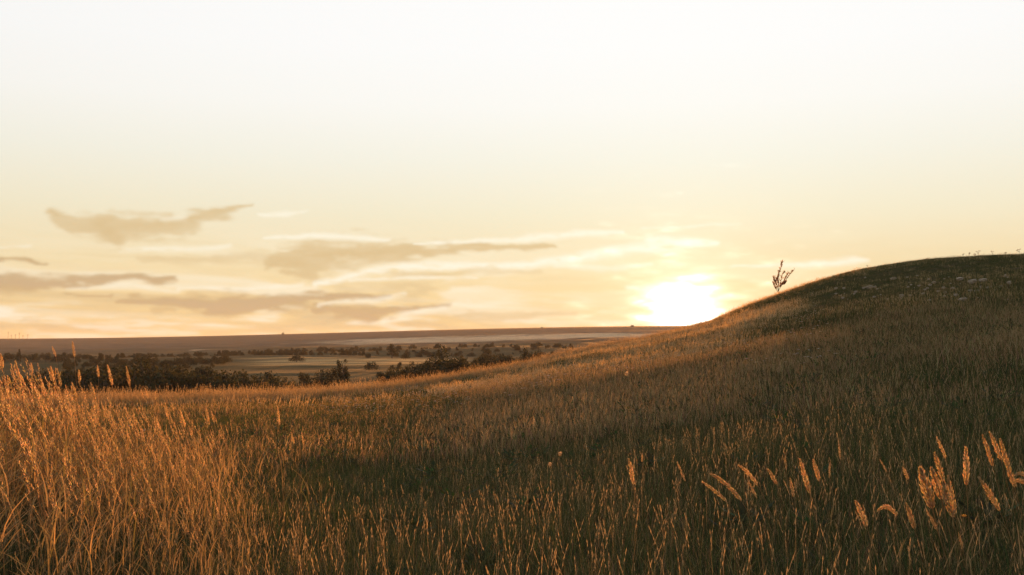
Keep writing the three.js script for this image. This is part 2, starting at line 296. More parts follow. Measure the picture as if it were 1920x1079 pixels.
function scatter(seed, r0, r1, perM2, fn, a0 = -0.62, a1 = 0.62) {
  const rnd = mulberry(seed), out = [], n = Math.round((r1 * r1 - r0 * r0) / 2 * (a1 - a0) * perM2);
  for (let i = 0; i < n; i++) {
    const r = Math.sqrt(lerp(r0 * r0, r1 * r1, rnd())), az = lerp(a0, a1, rnd()), x = Math.sin(az) * r, z = -Math.cos(az) * r, p = fn(x, z, r, az, rnd);
    if (p) { p.p = V(x, ground(x, z), z); p.turn = p.turn ?? rnd() * 6.2832; out.push(p); }
  }
  return out;
}
const meadow = (x, z, r, az, rnd) => {
  if (r > crestR(az) + 14) return null;
  const d = fbm(x * 0.09, z * 0.09, 4, 71), shadeGreen = sstep(0.02, -0.05, az + (d - 0.5) * 0.25) * sstep(7, 11, r), k = rnd() < sstep(0.35, 0.7, d) * (1 - 0.85 * shadeGreen) ? 2 : rnd() < 0.5 - 0.4 * shadeGreen ? 0 : 1;  // left field gets greener, darker tufts in place of shade
  const grazed = 1 - 0.5 * sstep(0.14, 0.3, az) * sstep(28, 60, r);
  return { k: grazed < 0.75 && rnd() < 0.75 ? 1 : k, s: (0.7 + 0.5 * rnd() + 0.5 * sstep(0.5, 0.75, fbm(x * 0.22, z * 0.22, 3, 41))) * grazed, tx: (rnd() - 0.5) * 0.2, tz: 0.1 + (rnd() - 0.5) * 0.2 };
};
stuff('meadow_grass', 'short olive meadow grass covering the near slope', 'grass', tuftsNear, MAT.grass, scatter(101, 2.5, 14, 60, meadow, -0.75, 0.75));
stuff('meadow_grass_001', 'olive and straw coloured grass over the middle of the slope', 'grass', tuftsMid, MAT.grass, scatter(102, 14, 36, 26, meadow));
stuff('meadow_grass_002', 'fine grass cover of the far slope and the hill', 'grass', tuftsFar, MAT.grass, scatter(103, 36, 134, 7, meadow));
// taller dry grass along the crest, catching the sun from behind
const crestTuft = [tuft(41, 46, 0.5, 0.2, 0.55, 0.016, 0.75, 8), tuft(42, 44, 0.5, 0.18, 0.5, 0.016, 0.65, 6), tuft(43, 46, 0.45, 0.22, 0.6, 0.018, 0.85, 10)];
stuff('crest_grass', 'dry golden grass glowing along the near crest', 'grass', crestTuft, MAT.grass, scatter(104, 38, 118, 9, (x, z, r, az, rnd) => {
  const d = r - crestR(az); if (d < -7 || d > 7 || az > 0.19) return null;
  return rnd() < 0.9 * sstep(7.5, 1, Math.abs(d)) ? { k: Math.floor(rnd() * 3), s: 0.75 + 0.45 * rnd(), tz: 0.1 + (rnd() - 0.5) * 0.2 } : null;
}, -0.62, 0.19));

// dry seeding stems standing above the turf, in patches
function stems(seed, n, rad, hMin, hMax, w, head) {
  const g = new Geo(), rnd = mulberry(seed);
  for (let i = 0; i < n; i++) {
    const a = rnd() * 6.2832, r = Math.sqrt(rnd()) * rad, x = Math.cos(a) * r, z = Math.sin(a) * r, h = lerp(hMin, hMax, rnd()), d = 3.1416 + (rnd() - 0.5) * 2.4, lean = 0.1 + 0.25 * rnd(), lx = Math.cos(d) * lean * h, lz = Math.sin(d) * lean * h;
    g.colour = STEM[Math.floor(rnd() * 4)];
    g.blade(x, -0.02, z, d, h, w, lean, 2, rnd() * 3.14);
    const hc = STEM[Math.floor(rnd() * 4)];
    for (let k = 0; k < 6; k++) { const t = 0.74 + 0.05 * k, an = rnd() * 6.2832, f = 0.5 * (1 - t); g.colour = hc; g.leaf(V(x + lx * t * t + Math.cos(an) * head * f, h * t * (1 - 0.28 * lean * t), z + lz * t * t + Math.sin(an) * head * f), V(lx / h * 1.6 + Math.cos(an) * 0.3, 1, lz / h * 1.6 + Math.sin(an) * 0.3).normalize(), V(Math.cos(an + 1.5), 0.1, Math.sin(an + 1.5)), h * 0.11, head * 0.32); }
  }
  return g.build();
}
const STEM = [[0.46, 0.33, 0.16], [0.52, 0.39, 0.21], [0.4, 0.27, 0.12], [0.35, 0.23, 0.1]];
const dryGlowPatch = (near) => (x, z, r, az, rnd) => {  // straw stems dense under the sun imitate its glow, thinned at left for shade
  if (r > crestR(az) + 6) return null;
  const n1 = fbm(x * 0.07 + 5, z * 0.07, 3, 171), a2 = az + (n1 - 0.5) * 0.25, hill = sstep(0.24, 0.3, a2) * sstep(7, 14, r), shadeGreen = sstep(0.02, -0.05, a2) * sstep(7, 11, r), d = sstep(0.36, 0.62, n1) * 0.75 + 0.25 * sstep(0.4, 0.6, fbm(x * 0.4, z * 0.4, 2, 175));
  return rnd() < (0.2 + 0.8 * d) * (1 - 0.88 * hill) * (1 - 0.86 * shadeGreen) * near ? { k: Math.floor(rnd() * 3), s: (0.7 + 0.5 * rnd()) * (1 - 0.35 * hill) } : null;
};
stuff('seeding_grass', 'thin straw coloured seeding stems standing above the near turf', 'grass', [stems(51, 3, 0.14, 0.14, 0.3, 0.0025, 0.01), stems(52, 4, 0.16, 0.12, 0.26, 0.0025, 0.009), stems(53, 2, 0.12, 0.18, 0.36, 0.003, 0.011)], MAT.seed, scatter(151, 3, 14, 14, dryGlowPatch(0.3), -0.7, 0.7));
stuff('seeding_grass_001', 'haze of dry seeding stems added for sun glow over the middle of the slope', 'grass', [stems(54, 8, 0.32, 0.15, 0.3, 0.004, 0.015), stems(55, 10, 0.34, 0.14, 0.27, 0.004, 0.014), stems(56, 7, 0.3, 0.18, 0.34, 0.0045, 0.016)], MAT.seed, scatter(152, 14, 36, 9, dryGlowPatch(0.75)));
stuff('seeding_grass_002', 'dry seeding grass added for sun glow over the far slope below the sun', 'grass', [stems(57, 14, 0.6, 0.2, 0.42, 0.009, 0.034), stems(58, 16, 0.6, 0.18, 0.38, 0.009, 0.03), stems(59, 12, 0.55, 0.22, 0.48, 0.01, 0.036)], MAT.seed, scatter(153, 36, 132, 6, dryGlowPatch(1)));
// pale dry flower heads in loose drifts
function umbels(seed, n, rad, size) {
  const g = new Geo(), rnd = mulberry(seed);
  for (let i = 0; i < n; i++) {
    const a = rnd() * 6.2832, r = Math.sqrt(rnd()) * rad, x = Math.cos(a) * r, z = Math.sin(a) * r, h = 0.22 + 0.16 * rnd();
    g.colour = [0.14, 0.12, 0.06]; g.blade(x, 0, z, rnd() * 6.28, h, 0.006, 0.1, 1);
    g.colour = [0.5, 0.43, 0.32].map((v) => v * (0.8 + 0.3 * rnd()));
    for (let k = 0; k < 5; k++) { const b = rnd() * 6.28, q = rnd() * size * 0.6; g.leaf(V(x + Math.cos(b) * q, h + 0.01 * rnd(), z + Math.sin(b) * q), V(1, 0.3 * (rnd() - 0.5), 0.2), V(-0.2, 0.4 * (rnd() - 0.5), 1), size * 0.6, size * 0.6); }
  }
  return g.build();
}
stuff('yarrow_drift', 'drifts of small pale dried flower heads in the meadow', 'wildflowers', [umbels(61, 7, 0.5, 0.05), umbels(62, 5, 0.45, 0.06)], MAT.seed, scatter(161, 11, 75, 1.5, (x, z, r, az, rnd) => {
  const d = fbm(x * 0.11, z * 0.2, 3, 191); return az < 0.3 && rnd() < 0.6 * sstep(0.55, 0.68, d) ? { k: Math.floor(rnd() * 2), s: 0.8 + 0.5 * rnd() } : null;
}, -0.5, 0.4));
// broad-leaved herbs in the near turf
function herb(seed, n, rad, l) {
  const g = new Geo(), rnd = mulberry(seed);
  for (let i = 0; i < n; i++) {
    const a = rnd() * 6.2832, up = 0.2 + rnd() * 0.8, d = V(Math.cos(a), up, Math.sin(a)).normalize(), b = V(-Math.sin(a), 0.2 * (rnd() - 0.5), Math.cos(a)), q = rad * (0.3 + 0.7 * rnd());
    g.colour = [0.042, 0.055, 0.02].map((v) => v * (0.7 + 0.7 * rnd()));
    g.leaf(V(d.x * q, d.y * q + 0.03, d.z * q), d, b, l * (0.6 + 0.7 * rnd()), l * 0.42);
  }
  return g.build();
}
stuff('meadow_herbs', 'low broad-leaved weeds among the near grass', 'weeds', [herb(63, 26, 0.16, 0.07), herb(64, 34, 0.22, 0.06), herb(65, 22, 0.14, 0.09)], MAT.grass, scatter(162, 3, 30, 3, (x, z, r, az, rnd) => rnd() < 0.25 + sstep(0.45, 0.65, fbm(x * 0.5, z * 0.5, 3, 195)) ? { k: Math.floor(rnd() * 3), s: 0.7 + rnd() * 0.9 } : null, -0.7, 0.7));

// ---------------------------------------------------------------- tall reed grass
// a stalk from root to head base to tip; curve: sideways arch of the head
function headGeo(p0, p1, bend, wide, n, rnd) {
  const g = new Geo(), L = p0.distanceTo(p1), c = p0.clone().lerp(p1, 0.5).add(bend), q = new THREE.QuadraticBezierCurve3(p0, c, p1);
  const tone = 0.85 + 0.3 * rnd();
  for (let i = 0; i < n; i++) {
    const t = Math.pow((i + rnd()) / n, 1.05), p = q.getPoint(t), d = q.getTangent(t), w = wide * 0.5 * Math.pow(Math.sin(Math.PI * clamp(0.1 + 0.86 * t, 0, 1)), 0.75) * (1 - 0.45 * t), a = rnd() * 6.2832, r = Math.sqrt(rnd()) * w;
    const u = V(0.3, 0.1, 0.95).cross(d).normalize(), v = d.clone().cross(u), out = u.clone().multiplyScalar(Math.cos(a)).addScaledVector(v, Math.sin(a)), al = d.clone().addScaledVector(out, 0.22 + 0.3 * rnd()).normalize(), len = L * (0.045 + 0.04 * rnd()) + wide * 0.2;
    g.colour = STEM[Math.floor(rnd() * 4)].map((x) => x * tone * (0.8 + 0.35 * rnd()));
    g.leaf(p.addScaledVector(out, r), al, al.clone().cross(out).normalize().applyAxisAngle(al, rnd() * 3), len, len * 0.16 + wide * 0.03);
  }
  g.colour = STEM[3]; const pts = [0, 0.35, 0.7, 1].map((t) => q.getPoint(t)); g.tube(pts, [wide * 0.06, wide * 0.05, wide * 0.03, wide * 0.015], 3);
  return g;
}
function stemGeo(root, p0, dir, rad) {
  const g = new Geo(); g.colour = [0.27, 0.19, 0.085];
  const len = root.distanceTo(p0), c = p0.clone().addScaledVector(dir, -0.5 * len), q = new THREE.QuadraticBezierCurve3(root, c, p0);
  g.tube([0, 0.25, 0.5, 0.75, 1].map((t) => q.getPoint(t)), [rad * 1.3, rad * 1.2, rad, rad * 0.9, rad * 0.75], 4);
  g.curve = q; return g;
}
function leafGeo(q, t, az, len, w, rnd) {
  const g = new Geo(), p = q.getPoint(t); g.colour = [[0.2, 0.15, 0.06], [0.13, 0.12, 0.045], [0.3, 0.21, 0.1]][Math.floor(rnd() * 3)];
  const lean = 0.5 + 0.5 * rnd(); g.blade(p.x, p.y, p.z, az, len, w, lean, 5); return g;
}
function merged(list) { const g = new Geo(); for (const s of list) { const o = g.p.length / 3; g.p.push(...s.p); g.c.push(...s.c); for (const k of s.i) g.i.push(k + o); } return g; }
// the stand at the left: too many to count
const standVariants = [1, 2, 3, 4, 5, 6].map((k) => {
  const rnd = mulberry(700 + k), list = [], base = 1.0, tipX = -0.1 - 0.18 * rnd();
  const p0 = V(tipX * 0.55, base * 0.82, 0.05 * (rnd() - 0.5)), p1 = V(tipX, base, 0.08 * (rnd() - 0.5)), st = stemGeo(V(0, -0.05, 0), p0, p1.clone().sub(p0).normalize(), 0.0022);
  list.push(st, headGeo(p0, p1, V(-0.01, 0.01, 0), 0.02 + 0.014 * rnd(), 38, rnd));
  for (let i = 0; i < 4; i++) list.push(leafGeo(st.curve, 0.1 + 0.16 * i, rnd() * 6.28, 0.3 + 0.25 * rnd(), 0.008, rnd));
  return merged(list).build();
});
const standH = spline([[-300, 1.66], [0, 1.62], [110, 1.52], [170, 1.26], [230, 1.1], [300, 1.0], [400, 0.86], [500, 0.68], [560, 0.5], [620, 0.38]]);
stuff('reed_grass', 'stand of tall dry grass glowing orange against the valley', 'grass', standVariants, MAT.seed, scatter(171, 6.5, 13.5, 62, (x, z, r, az, rnd) => {
  const px = W / 2 + F * Math.tan(az); if (px > 600) return null;
  const lim = standH(px) * (r / 10.5) ** 0.4, s = lim * (0.5 + 0.47 * rnd() ** 0.7), dens = (px > 480 ? sstep(620, 480, px) * 0.6 : 1) * (0.35 + 0.75 * sstep(0.35, 0.6, fbm(x * 0.8, z * 0.8, 2, 201)));
  return rnd() < dens ? { k: Math.floor(rnd() * 6), s, turn: (rnd() - 0.5) * 1.6, tx: (rnd() - 0.5) * 0.12, tz: 0.03 + (rnd() - 0.5) * 0.14 } : null;
}, -0.62, -0.16));
// single stalks that can be told apart: [tip x, y, head base x, y, head width, metres away, arch, name, label, group]
const LEFT = 'single tall stalks above the left stand';
const STALKS = [
  [135, 641, 139, 669, 5, 10.5, 0, 'tallest grass stalk, its feathery head just under the horizon at left'],
  [97, 650, 104, 669, 4, 10.5, 0.05, 'slim leaning grass stalk beside the tallest one at left'],
  [28, 678, 39, 728, 7, 9.5, 0, 'long-headed orange grass stalk leaning near the left picture edge'],
  [0, 664, 4, 690, 7, 9, 0, 'grass stalk cut by the left picture edge'],
  [57, 681, 60, 700, 5, 10, 0, 'short narrow grass head between two fuller ones at left'],
  [94, 688, 98, 714, 8, 9.5, 0, 'plump bright grass head in the left stand'],
  [106, 692, 114, 722, 5, 10, 0.05, 'bowed slender grass head next to the plump one'],
  [147, 694, 149, 716, 6, 10, 0, 'upright blunt grass head before the dark trees'],
  [182, 686, 184, 707, 5, 10.5, 0, 'double-lobed small grass head before the dark trees'],
  [201, 685, 210, 722, 6, 10, 0.03, 'long leaning grass head before the darkest trees'],
  [236, 688, 243, 724, 6, 10, 0.02, 'rightmost tall grass head before the dark trees'],
  [134, 718, 141, 750, 9, 9, 0, 'broad bright grass head low in the left stand'],
  [169, 718, 177, 748, 7, 9.5, 0, 'pointed grass head just over the field edge'],
  [264, 732, 268, 748, 4, 11, 0, 'small grass tip over the field edge', 'small tips over the field edge'],
  [272, 729, 277, 748, 4, 11, 0, 'small grass tip over the field edge', 'small tips over the field edge'],
  [290, 734, 291, 750, 4, 11, 0, 'small grass tip over the field edge', 'small tips over the field edge'],
  [335, 768, 345, 802, 9, 9, 0, 'brightest full grass head near the lower left field'],
  [309, 756, 315, 786, 5, 10, 0, 'thin upright grass head left of the brightest one'],
  [384, 762, 392, 796, 5, 10, 0.03, 'ragged grass head above the end of the left stand'],
  [395, 770, 401, 792, 4, 10, 0, 'narrow grass head right of the ragged one'],
  [520, 762, 523, 796, 5, 9.5, 0, 'lone tall stalk standing clear of the left stand'],
  [545, 812, 551, 832, 5, 9.5, 0, 'first short stalk right of the lone tall one'],
  [565, 812, 569, 834, 4, 9.5, 0, 'second short stalk right of the lone tall one'],
  [1180, 862, 1188, 908, 9, 7, 0.03, 'pale upright grass head at the lower middle'],
  [1204, 851, 1204, 866, 4, 8, 0, 'tiny grass head right of the pale upright one'],
  [1270, 867, 1285, 902, 5, 8, 0.04, 'thin leaning grass head below the sun'],
  [1317, 904, 1362, 940, 7, 7, 0.08, 'strongly leaning golden grass head below the sun'],
  [1333, 890, 1389, 938, 9, 7, 0.24, 'large golden grass plume arching over to the left'],
  [1386, 873, 1420, 909, 8, 7, 0.22, 'curved bright grass plume right of the large arching one'],
  [1403, 902, 1419, 934, 6, 7, 0.05, 'straight slender grass head under the curved plume'],
  [1440, 880, 1456, 908, 8, 7, 0.12, 'tufted grass head with a bent tip'],
  [1472, 850, 1475, 882, 3, 8, 0, 'very thin upright grass stalk in the dark grass'],
  [1482, 898, 1489, 933, 7, 7, 0.04, 'short stout grass head below the very thin stalk'],
  [1500, 862, 1518, 924, 10, 6.6, 0.06, 'long full grass head, the tallest of the lower middle'],
  [1525, 862, 1537, 902, 9, 6.8, 0.02, 'spindle-shaped grass head right of the long full one'],
  [1557, 868, 1556, 896, 4, 7.5, 0.08, 'small hooked grass stalk'],
  [1573, 834, 1576, 862, 4, 8, 0, 'single thin grass head high in the dark meadow'],
  [1605, 940, 1625, 986, 11, 5.8, 0.1, 'bright club-shaped grass head near the bottom'],
  [1646, 959, 1682, 966, 10, 5.8, -0.62, 'grass head bent over in a bow'],
  [1700, 945, 1716, 992, 11, 5.8, 0.04, 'forked grass head right of the bowed one'],
  [1694, 877, 1703, 899, 7, 6.5, 0.12, 'small curved grass head left of the thickest one'],
  [1650, 862, 1663, 886, 4, 7, -0.1, 'faint thin grass stalk left of the small curved head'],
  [1726, 878, 1748, 950, 21, 5.8, 0.05, 'thickest plump grass head of the lower right group'],
  [1747, 878, 1765, 934, 15, 5.9, 0.04, 'second plump grass head beside the thickest'],
  [1753, 850, 1770, 904, 10, 6, 0.05, 'tall pointed grass head behind the plump pair'],
  [1769, 902, 1786, 968, 15, 5.8, 0.04, 'wide ragged grass head right of the plump pair'],
  [1778, 893, 1791, 962, 11, 5.9, 0.02, 'grass head pressed close to the wide ragged one'],
  [1757, 820, 1774, 860, 6, 6.5, 0.06, 'slim dim grass stalk above the plump pair'],
  [1739, 958, 1757, 994, 6, 5.7, 0.03, 'low slender grass head beneath the plump pair'],
  [1812, 840, 1813, 908, 12, 6, 0, 'upright straight grass head, brightest towards the right edge'],
  [1843, 817, 1862, 874, 8, 6.2, 0.05, 'dim leaning grass head left of the high pair'],
  [1857, 811, 1877, 862, 9, 6.2, 0.06, 'highest grass head at the right'],
  [1876, 824, 1893, 884, 9, 6.2, 0.04, 'tall grass head right of the highest one'],
  [1886, 862, 1903, 912, 10, 6, 0.04, 'blurred grass head at the right above the two hooks'],
  [1836, 896, 1874, 956, 11, 5.8, 0.1, 'long slanting grass head over the dark gap'],
  [1899, 906, 1932, 912, 9, 5.7, -0.45, 'lower hooked grass head cut by the right picture edge'],
  [1903, 892, 1934, 900, 9, 5.8, -0.45, 'upper hooked grass head cut by the right picture edge'],
  [1798, 1000, 1806, 1030, 6, 5.4, 0.02, 'short dark grass head at the lower right'],
];
STALKS.forEach(([tx, ty, bx, by, wd, d, arch, label, group], i) => {
  const rnd = mulberry(900 + i), p1 = at(tx, ty, d), p0 = at(bx, by, d * 1.004), k = d / F, dx = p0.x - p1.x;
  const root = V(p0.x + clamp(dx, -0.05, 0.05) * 1.5 + 0.06, 0, p0.z + 0.08 * (rnd() - 0.5)); root.y = ground(root.x, root.z) - 0.03;
  const up = Math.abs(arch) > 0.4 ? V(arch < -0.5 ? 0.35 : 0.1, 1, 0).normalize() : p1.clone().sub(p0).normalize().lerp(V(0, 1, 0), 0.3).normalize();
  const t = thing('grass_stalk', label, 'grass stalk', root, group), L = p0.distanceTo(p1), bend = arch < 0 ? V(0, L * -arch, 0) : V(-L * arch * 0.2, L * arch * 0.9, 0);
  const a = p0.clone().sub(root), b = p1.clone().sub(root), st = stemGeo(V(0, 0, 0), a, up, Math.max(0.0016, wd * k * 0.07));
  mesh('stem', st, MAT.seed, t);
  mesh('seed_head', headGeo(a, b, bend, wd * k * 1.15, Math.round(110 + wd * 17), rnd), MAT.seed, t);
  for (let j = 0; j < 2; j++) mesh('leaf', leafGeo(st.curve, 0.1 + 0.22 * j + 0.1 * rnd(), rnd() * 6.28, Math.min(0.5, a.y * 0.5) * (0.7 + 0.5 * rnd()), 0.007, rnd), MAT.grass, t);
});
// small orange flower in the dark grass
{
  const d = 5.6, p = at(1808, 970, d), base = V(p.x - 0.02, 0, p.z), rnd = mulberry(77); base.y = ground(base.x, base.z);
  const t = thing('wildflower', 'small bright orange flower head on a thin stem in dark grass', 'flower', base), a = p.clone().sub(base), st = stemGeo(V(0, 0, 0), a, V(0.3, 1, 0).normalize(), 0.0018), g = new Geo(), side = new Geo();
  mesh('stem', st, MAT.grass, t);
  for (let i = 0; i < 26; i++) { const an = i * 2.4, e = 0.1 + 0.9 * rnd(); g.colour = [0.75, 0.36, 0.07].map((v) => v * (0.8 + 0.3 * rnd())); const dd = V(Math.cos(an), e, Math.sin(an) * 0.9).normalize(); g.leaf(a.clone().addScaledVector(dd, 0.009), dd, V(-Math.sin(an), 0.1, Math.cos(an)), 0.02, 0.011); }
  mesh('flower_head', g, MAT.seed, t);
  side.colour = [0.2, 0.16, 0.06]; side.tube([V(a.x * 0.8, a.y * 0.8, 0), V(a.x * 0.8 - 0.01, a.y + 0.05, 0), V(a.x * 0.8 + 0.03, a.y + 0.07, 0.01)], [0.0016, 0.0014, 0.0008], 4); mesh('side_twig', side, MAT.grass, t);
}
// downy seeds drifting in the air, lit from behind
[[1175, 701, 6.5, 5, 'large drifting seed tuft beneath the sun'], [1198, 700, 2, 7, 'tiny drifting seed tuft beside the large one beneath the sun'], [1050, 851, 6, 4.5, 'upper of two drifting seed tufts at the lower middle'], [1031, 871, 6, 4.4, 'lower of two drifting seed tufts at the lower middle']].forEach(([px, py, r, d, label], i) => {
  const t = thing('floating_seed', label, 'seed', at(px, py, d)), rnd = mulberry(300 + i), R = r * 0.75 * d / F, g = new Geo(), s = new Geo();
  for (let k = 0; k < 150; k++) { const dd = V(rnd() - 0.5, rnd() - 0.5, rnd() - 0.5).normalize(), b = dd.clone().cross(V(0.2, 0.9, 0.3)).normalize(); g.colour = [0.5, 0.4, 0.26]; g.leaf(dd.clone().multiplyScalar(R * 0.55), dd, b, R * 0.95, R * 0.1); }
  mesh('down', g, MAT.seed, t); s.colour = [0.2, 0.13, 0.06]; s.tube([V(0, -R * 0.9, 0), V(0, -R * 0.3, 0), V(0, R * 0.1, 0)], [R * 0.03, R * 0.09, R * 0.04], 5); mesh('seed', s, MAT.bark, t);
});

// ---------------------------------------------------------------- limestone on the hill
const hit = (px, py) => { const { az, te } = dirOf(px, py); let r = 4; const rc = crestR(az); while (r < rc && (ground(Math.sin(az) * r, -Math.cos(az) * r) - EYE) / r < te) r *= 1.004; const x = Math.sin(az) * r, z = -Math.cos(az) * r; return { p: V(x, ground(x, z), z), r }; };
const rockShapes = [1, 2, 3, 4, 5].map((k) => { const rnd = mulberry(400 + k), g = new THREE.DodecahedronGeometry(0.5, 1), p = g.attributes.position, seen = new Map(); for (let i = 0; i < p.count; i++) { const key = [p.getX(i), p.getY(i), p.getZ(i)].map((v) => v.toFixed(3)).join(); if (!seen.has(key)) seen.set(key, 0.75 + 0.5 * rnd()); const f = seen.get(key); p.setXYZ(i, p.getX(i) * f, Math.min(0.38, p.getY(i) * f), p.getZ(i) * f); } g.computeVertexNormals(); return g; });
function rock(px, py, w, h, label, group, i) {
  const { p, r } = hit(px, py), k = r / F, o = mesh(numbered('limestone_rock'), rockShapes[i % 5], MAT.stone, scene);
  o.position.set(p.x, p.y + h * k * 0.5 + 0.1, p.z); o.scale.set(w * k * 1.05, h * k * 1.6, w * k * 0.6); o.rotation.set(0.1, (i * 1.7) % 1 - 0.5, 0.12);
  o.userData = { label, category: 'rock' }; if (group) o.userData.group = group;
}
[[1692, 565, 7, 7, 'upright pale block, tallest stone on the hill'], [1824, 535, 15, 5, 'long pale slab, left of the two aligned slabs high on the hill'], [1844, 532, 12, 4, 'long pale slab, right of the two aligned slabs high on the hill'], [1806, 569, 14, 4, 'lowest wide flat slab on the hill'], [1801, 529, 13, 4, 'faint long slab uppermost among the stones'], [1820, 553, 9, 4, 'left stone of the close pair on the hill'], [1832, 552, 8, 3, 'right stone of the close pair on the hill'], [1893, 537, 8, 4, 'solitary stone nearest the right picture edge'], [1793, 560, 8, 3, 'small stone just above the lowest wide slab'], [1632, 544, 11, 4, 'widest stone of the western stone scatter, below the low shrub'], [1676, 527, 9, 3, 'thin lone stone above the upright block']].forEach(([x, y, w, h, label], i) => rock(x, y, w, h, label, null, i));
{
  const rnd = mulberry(555), few = [[1732, 557, 6], [1752, 535, 7], [1583, 545, 6], [1568, 545, 6], [1744, 569, 5], [1735, 549, 5], [1773, 555, 6], [1788, 546, 6], [1708, 560, 5], [1605, 552, 6], [1620, 545, 5], [1641, 543, 6], [1581, 564, 6], [1640, 562, 5], [1724, 541, 5], [1742, 528, 4], [1770, 545, 6], [1740, 546, 5], [1702, 524, 4], [1840, 543, 5], [1852, 545, 5], [1885, 523, 4], [1636, 574, 4], [1745, 540, 6], [1760, 552, 5]];
  while (few.length < 62) { const u = rnd(), x = lerp(1555, 1905, u); few.push([x, 553 - (x - 1555) * 0.02 + (rnd() + rnd() - 1) * 40, 2 + 2.6 * rnd()]); }
  few.forEach(([x, y, w], i) => rock(x, y, w, w * 0.42, 'small pale stone in the stone scatter on the hillside', 'small stones scattered on the hillside', i + 2));
}

// ---------------------------------------------------------------- trees
const LEAF = [[0.024, 0.028, 0.011], [0.03, 0.033, 0.012], [0.037, 0.036, 0.014], [0.02, 0.023, 0.011]];
function crownGeo(seed, lobes, n, size, pal = LEAF) {
  const g = new Geo(), rnd = mulberry(seed), tot = lobes.reduce((a, l) => a + l[3] * l[4], 0);
  for (let i = 0; i < n; i++) {
    let u = rnd() * tot, l = lobes[0]; for (const q of lobes) { u -= q[3] * q[4]; if (u <= 0) { l = q; break; } }
    const d = V(rnd() - 0.5, rnd() - 0.5, rnd() - 0.5).normalize(), r = Math.pow(rnd(), 0.42) * (0.82 + 0.4 * rnd() ** 2), p = V(l[0] + d.x * r * l[3], l[1] + d.y * r * l[4], l[2] + d.z * r * l[3]);
    if (fbm(p.x * 9 + seed, p.y * 9 + p.z * 7, 2, seed) < 0.4) continue;
    const a = V(rnd() - 0.5, rnd() - 0.2, rnd() - 0.5).normalize(), b = a.clone().cross(V(rnd() - 0.5, rnd() - 0.5, rnd() - 0.5)).normalize(), c = pal[Math.floor(rnd() * pal.length)], f = 0.8 + 0.5 * rnd();
    g.colour = c.map((v) => v * f); const s = size * (0.6 + 0.8 * rnd()); g.leaf(p, a, b, s * 1.5, s);
  }
  return g.build();
}
function trunkGeo(seed, lobes, thick) {
  const g = new Geo(), rnd = mulberry(seed + 5), top = Math.max(...lobes.map((l) => l[1])); g.colour = [0.07, 0.052, 0.036];
  g.tube([V(0, -0.06, 0), V(0.01, top * 0.3, 0.01), V(-0.01, top * 0.62, 0), V(0.01, top * 0.98, 0)], [thick * 1.4, thick, thick * 0.7, thick * 0.25], 6);
  for (const l of lobes) { const y = l[1] * 0.35 + 0.03; g.tube([V(0, y, 0), V(l[0] * 0.5, (y + l[1]) * 0.52, l[2] * 0.5), V(l[0], l[1], l[2])], [thick * 0.55, thick * 0.4, thick * 0.15], 4); for (let k = 0; k < 3; k++) { const d = V(rnd() - 0.5, rnd(), rnd() - 0.5).normalize(); g.tube([V(l[0] * 0.8, lerp(y, l[1], 0.8), l[2] * 0.8), V(l[0] + d.x * l[3] * 0.9, l[1] + d.y * l[4] * 0.9, l[2] + d.z * l[3] * 0.9)], [thick * 0.2, thick * 0.05], 3); } }
  return g.build();
}
// all kinds one metre tall: lobes are [x, y, z, radius, half height]
const KINDS = [
  { lobes: [[0, 0.62, 0, 0.24, 0.3], [-0.22, 0.45, 0.05, 0.2, 0.26], [0.23, 0.42, -0.05, 0.2, 0.26], [0.05, 0.35, 0.2, 0.22, 0.25], [-0.05, 0.3, -0.2, 0.22, 0.22], [0.1, 0.8, 0.02, 0.13, 0.18]], n: 2400, size: 0.03, thick: 0.03 },
  { lobes: [[0, 0.55, 0, 0.3, 0.32], [-0.3, 0.36, 0, 0.22, 0.26], [0.3, 0.34, 0.06, 0.23, 0.26], [0.12, 0.7, -0.08, 0.2, 0.24], [-0.16, 0.68, 0.06, 0.17, 0.22], [0, 0.25, 0.25, 0.26, 0.22]], n: 2600, size: 0.032, thick: 0.035 },
  { lobes: [[0, 0.5, 0, 0.1, 0.4], [0.03, 0.75, 0, 0.08, 0.24], [-0.05, 0.32, 0.03, 0.11, 0.22], [0.08, 0.38, -0.02, 0.09, 0.24]], n: 1500, size: 0.024, thick: 0.018 },
  { lobes: [[0, 0.4, 0, 0.45, 0.36], [-0.5, 0.3, 0.1, 0.34, 0.28], [0.5, 0.32, -0.1, 0.36, 0.3], [0.2, 0.62, 0.05, 0.26, 0.3], [-0.22, 0.58, -0.05, 0.24, 0.28]], n: 2600, size: 0.045, thick: 0.03 },
  { lobes: [[-0.1, 0.6, 0, 0.1, 0.34], [0.13, 0.56, 0.02, 0.09, 0.3], [0.19, 0.82, 0.02, 0.05, 0.12], [-0.12, 0.84, 0, 0.06, 0.13], [0, 0.34, 0, 0.17, 0.24], [-0.22, 0.4, 0, 0.09, 0.2]], n: 1500, size: 0.03, thick: 0.022 },
].map((k, i) => ({ crown: crownGeo(40 + i, k.lobes, k.n, k.size), trunk: trunkGeo(60 + i, k.lobes, k.thick) }));
function tree(px, top, dist, kind, wide, label, group, name = 'deciduous_tree', category = 'tree') {
  const p = onGround(px, dist), h = EYE + dirOf(px, top).te * dist - p.y, t = thing(name, label, category, p, group);
  mesh('trunk', KINDS[kind].trunk, MAT.bark, t); mesh('crown', KINDS[kind].crown, MAT.leaf, t);
  t.scale.set(h * wide, h, h * wide); t.rotation.y = (px * 0.37 + dist) % 6.28;
  return t;
}
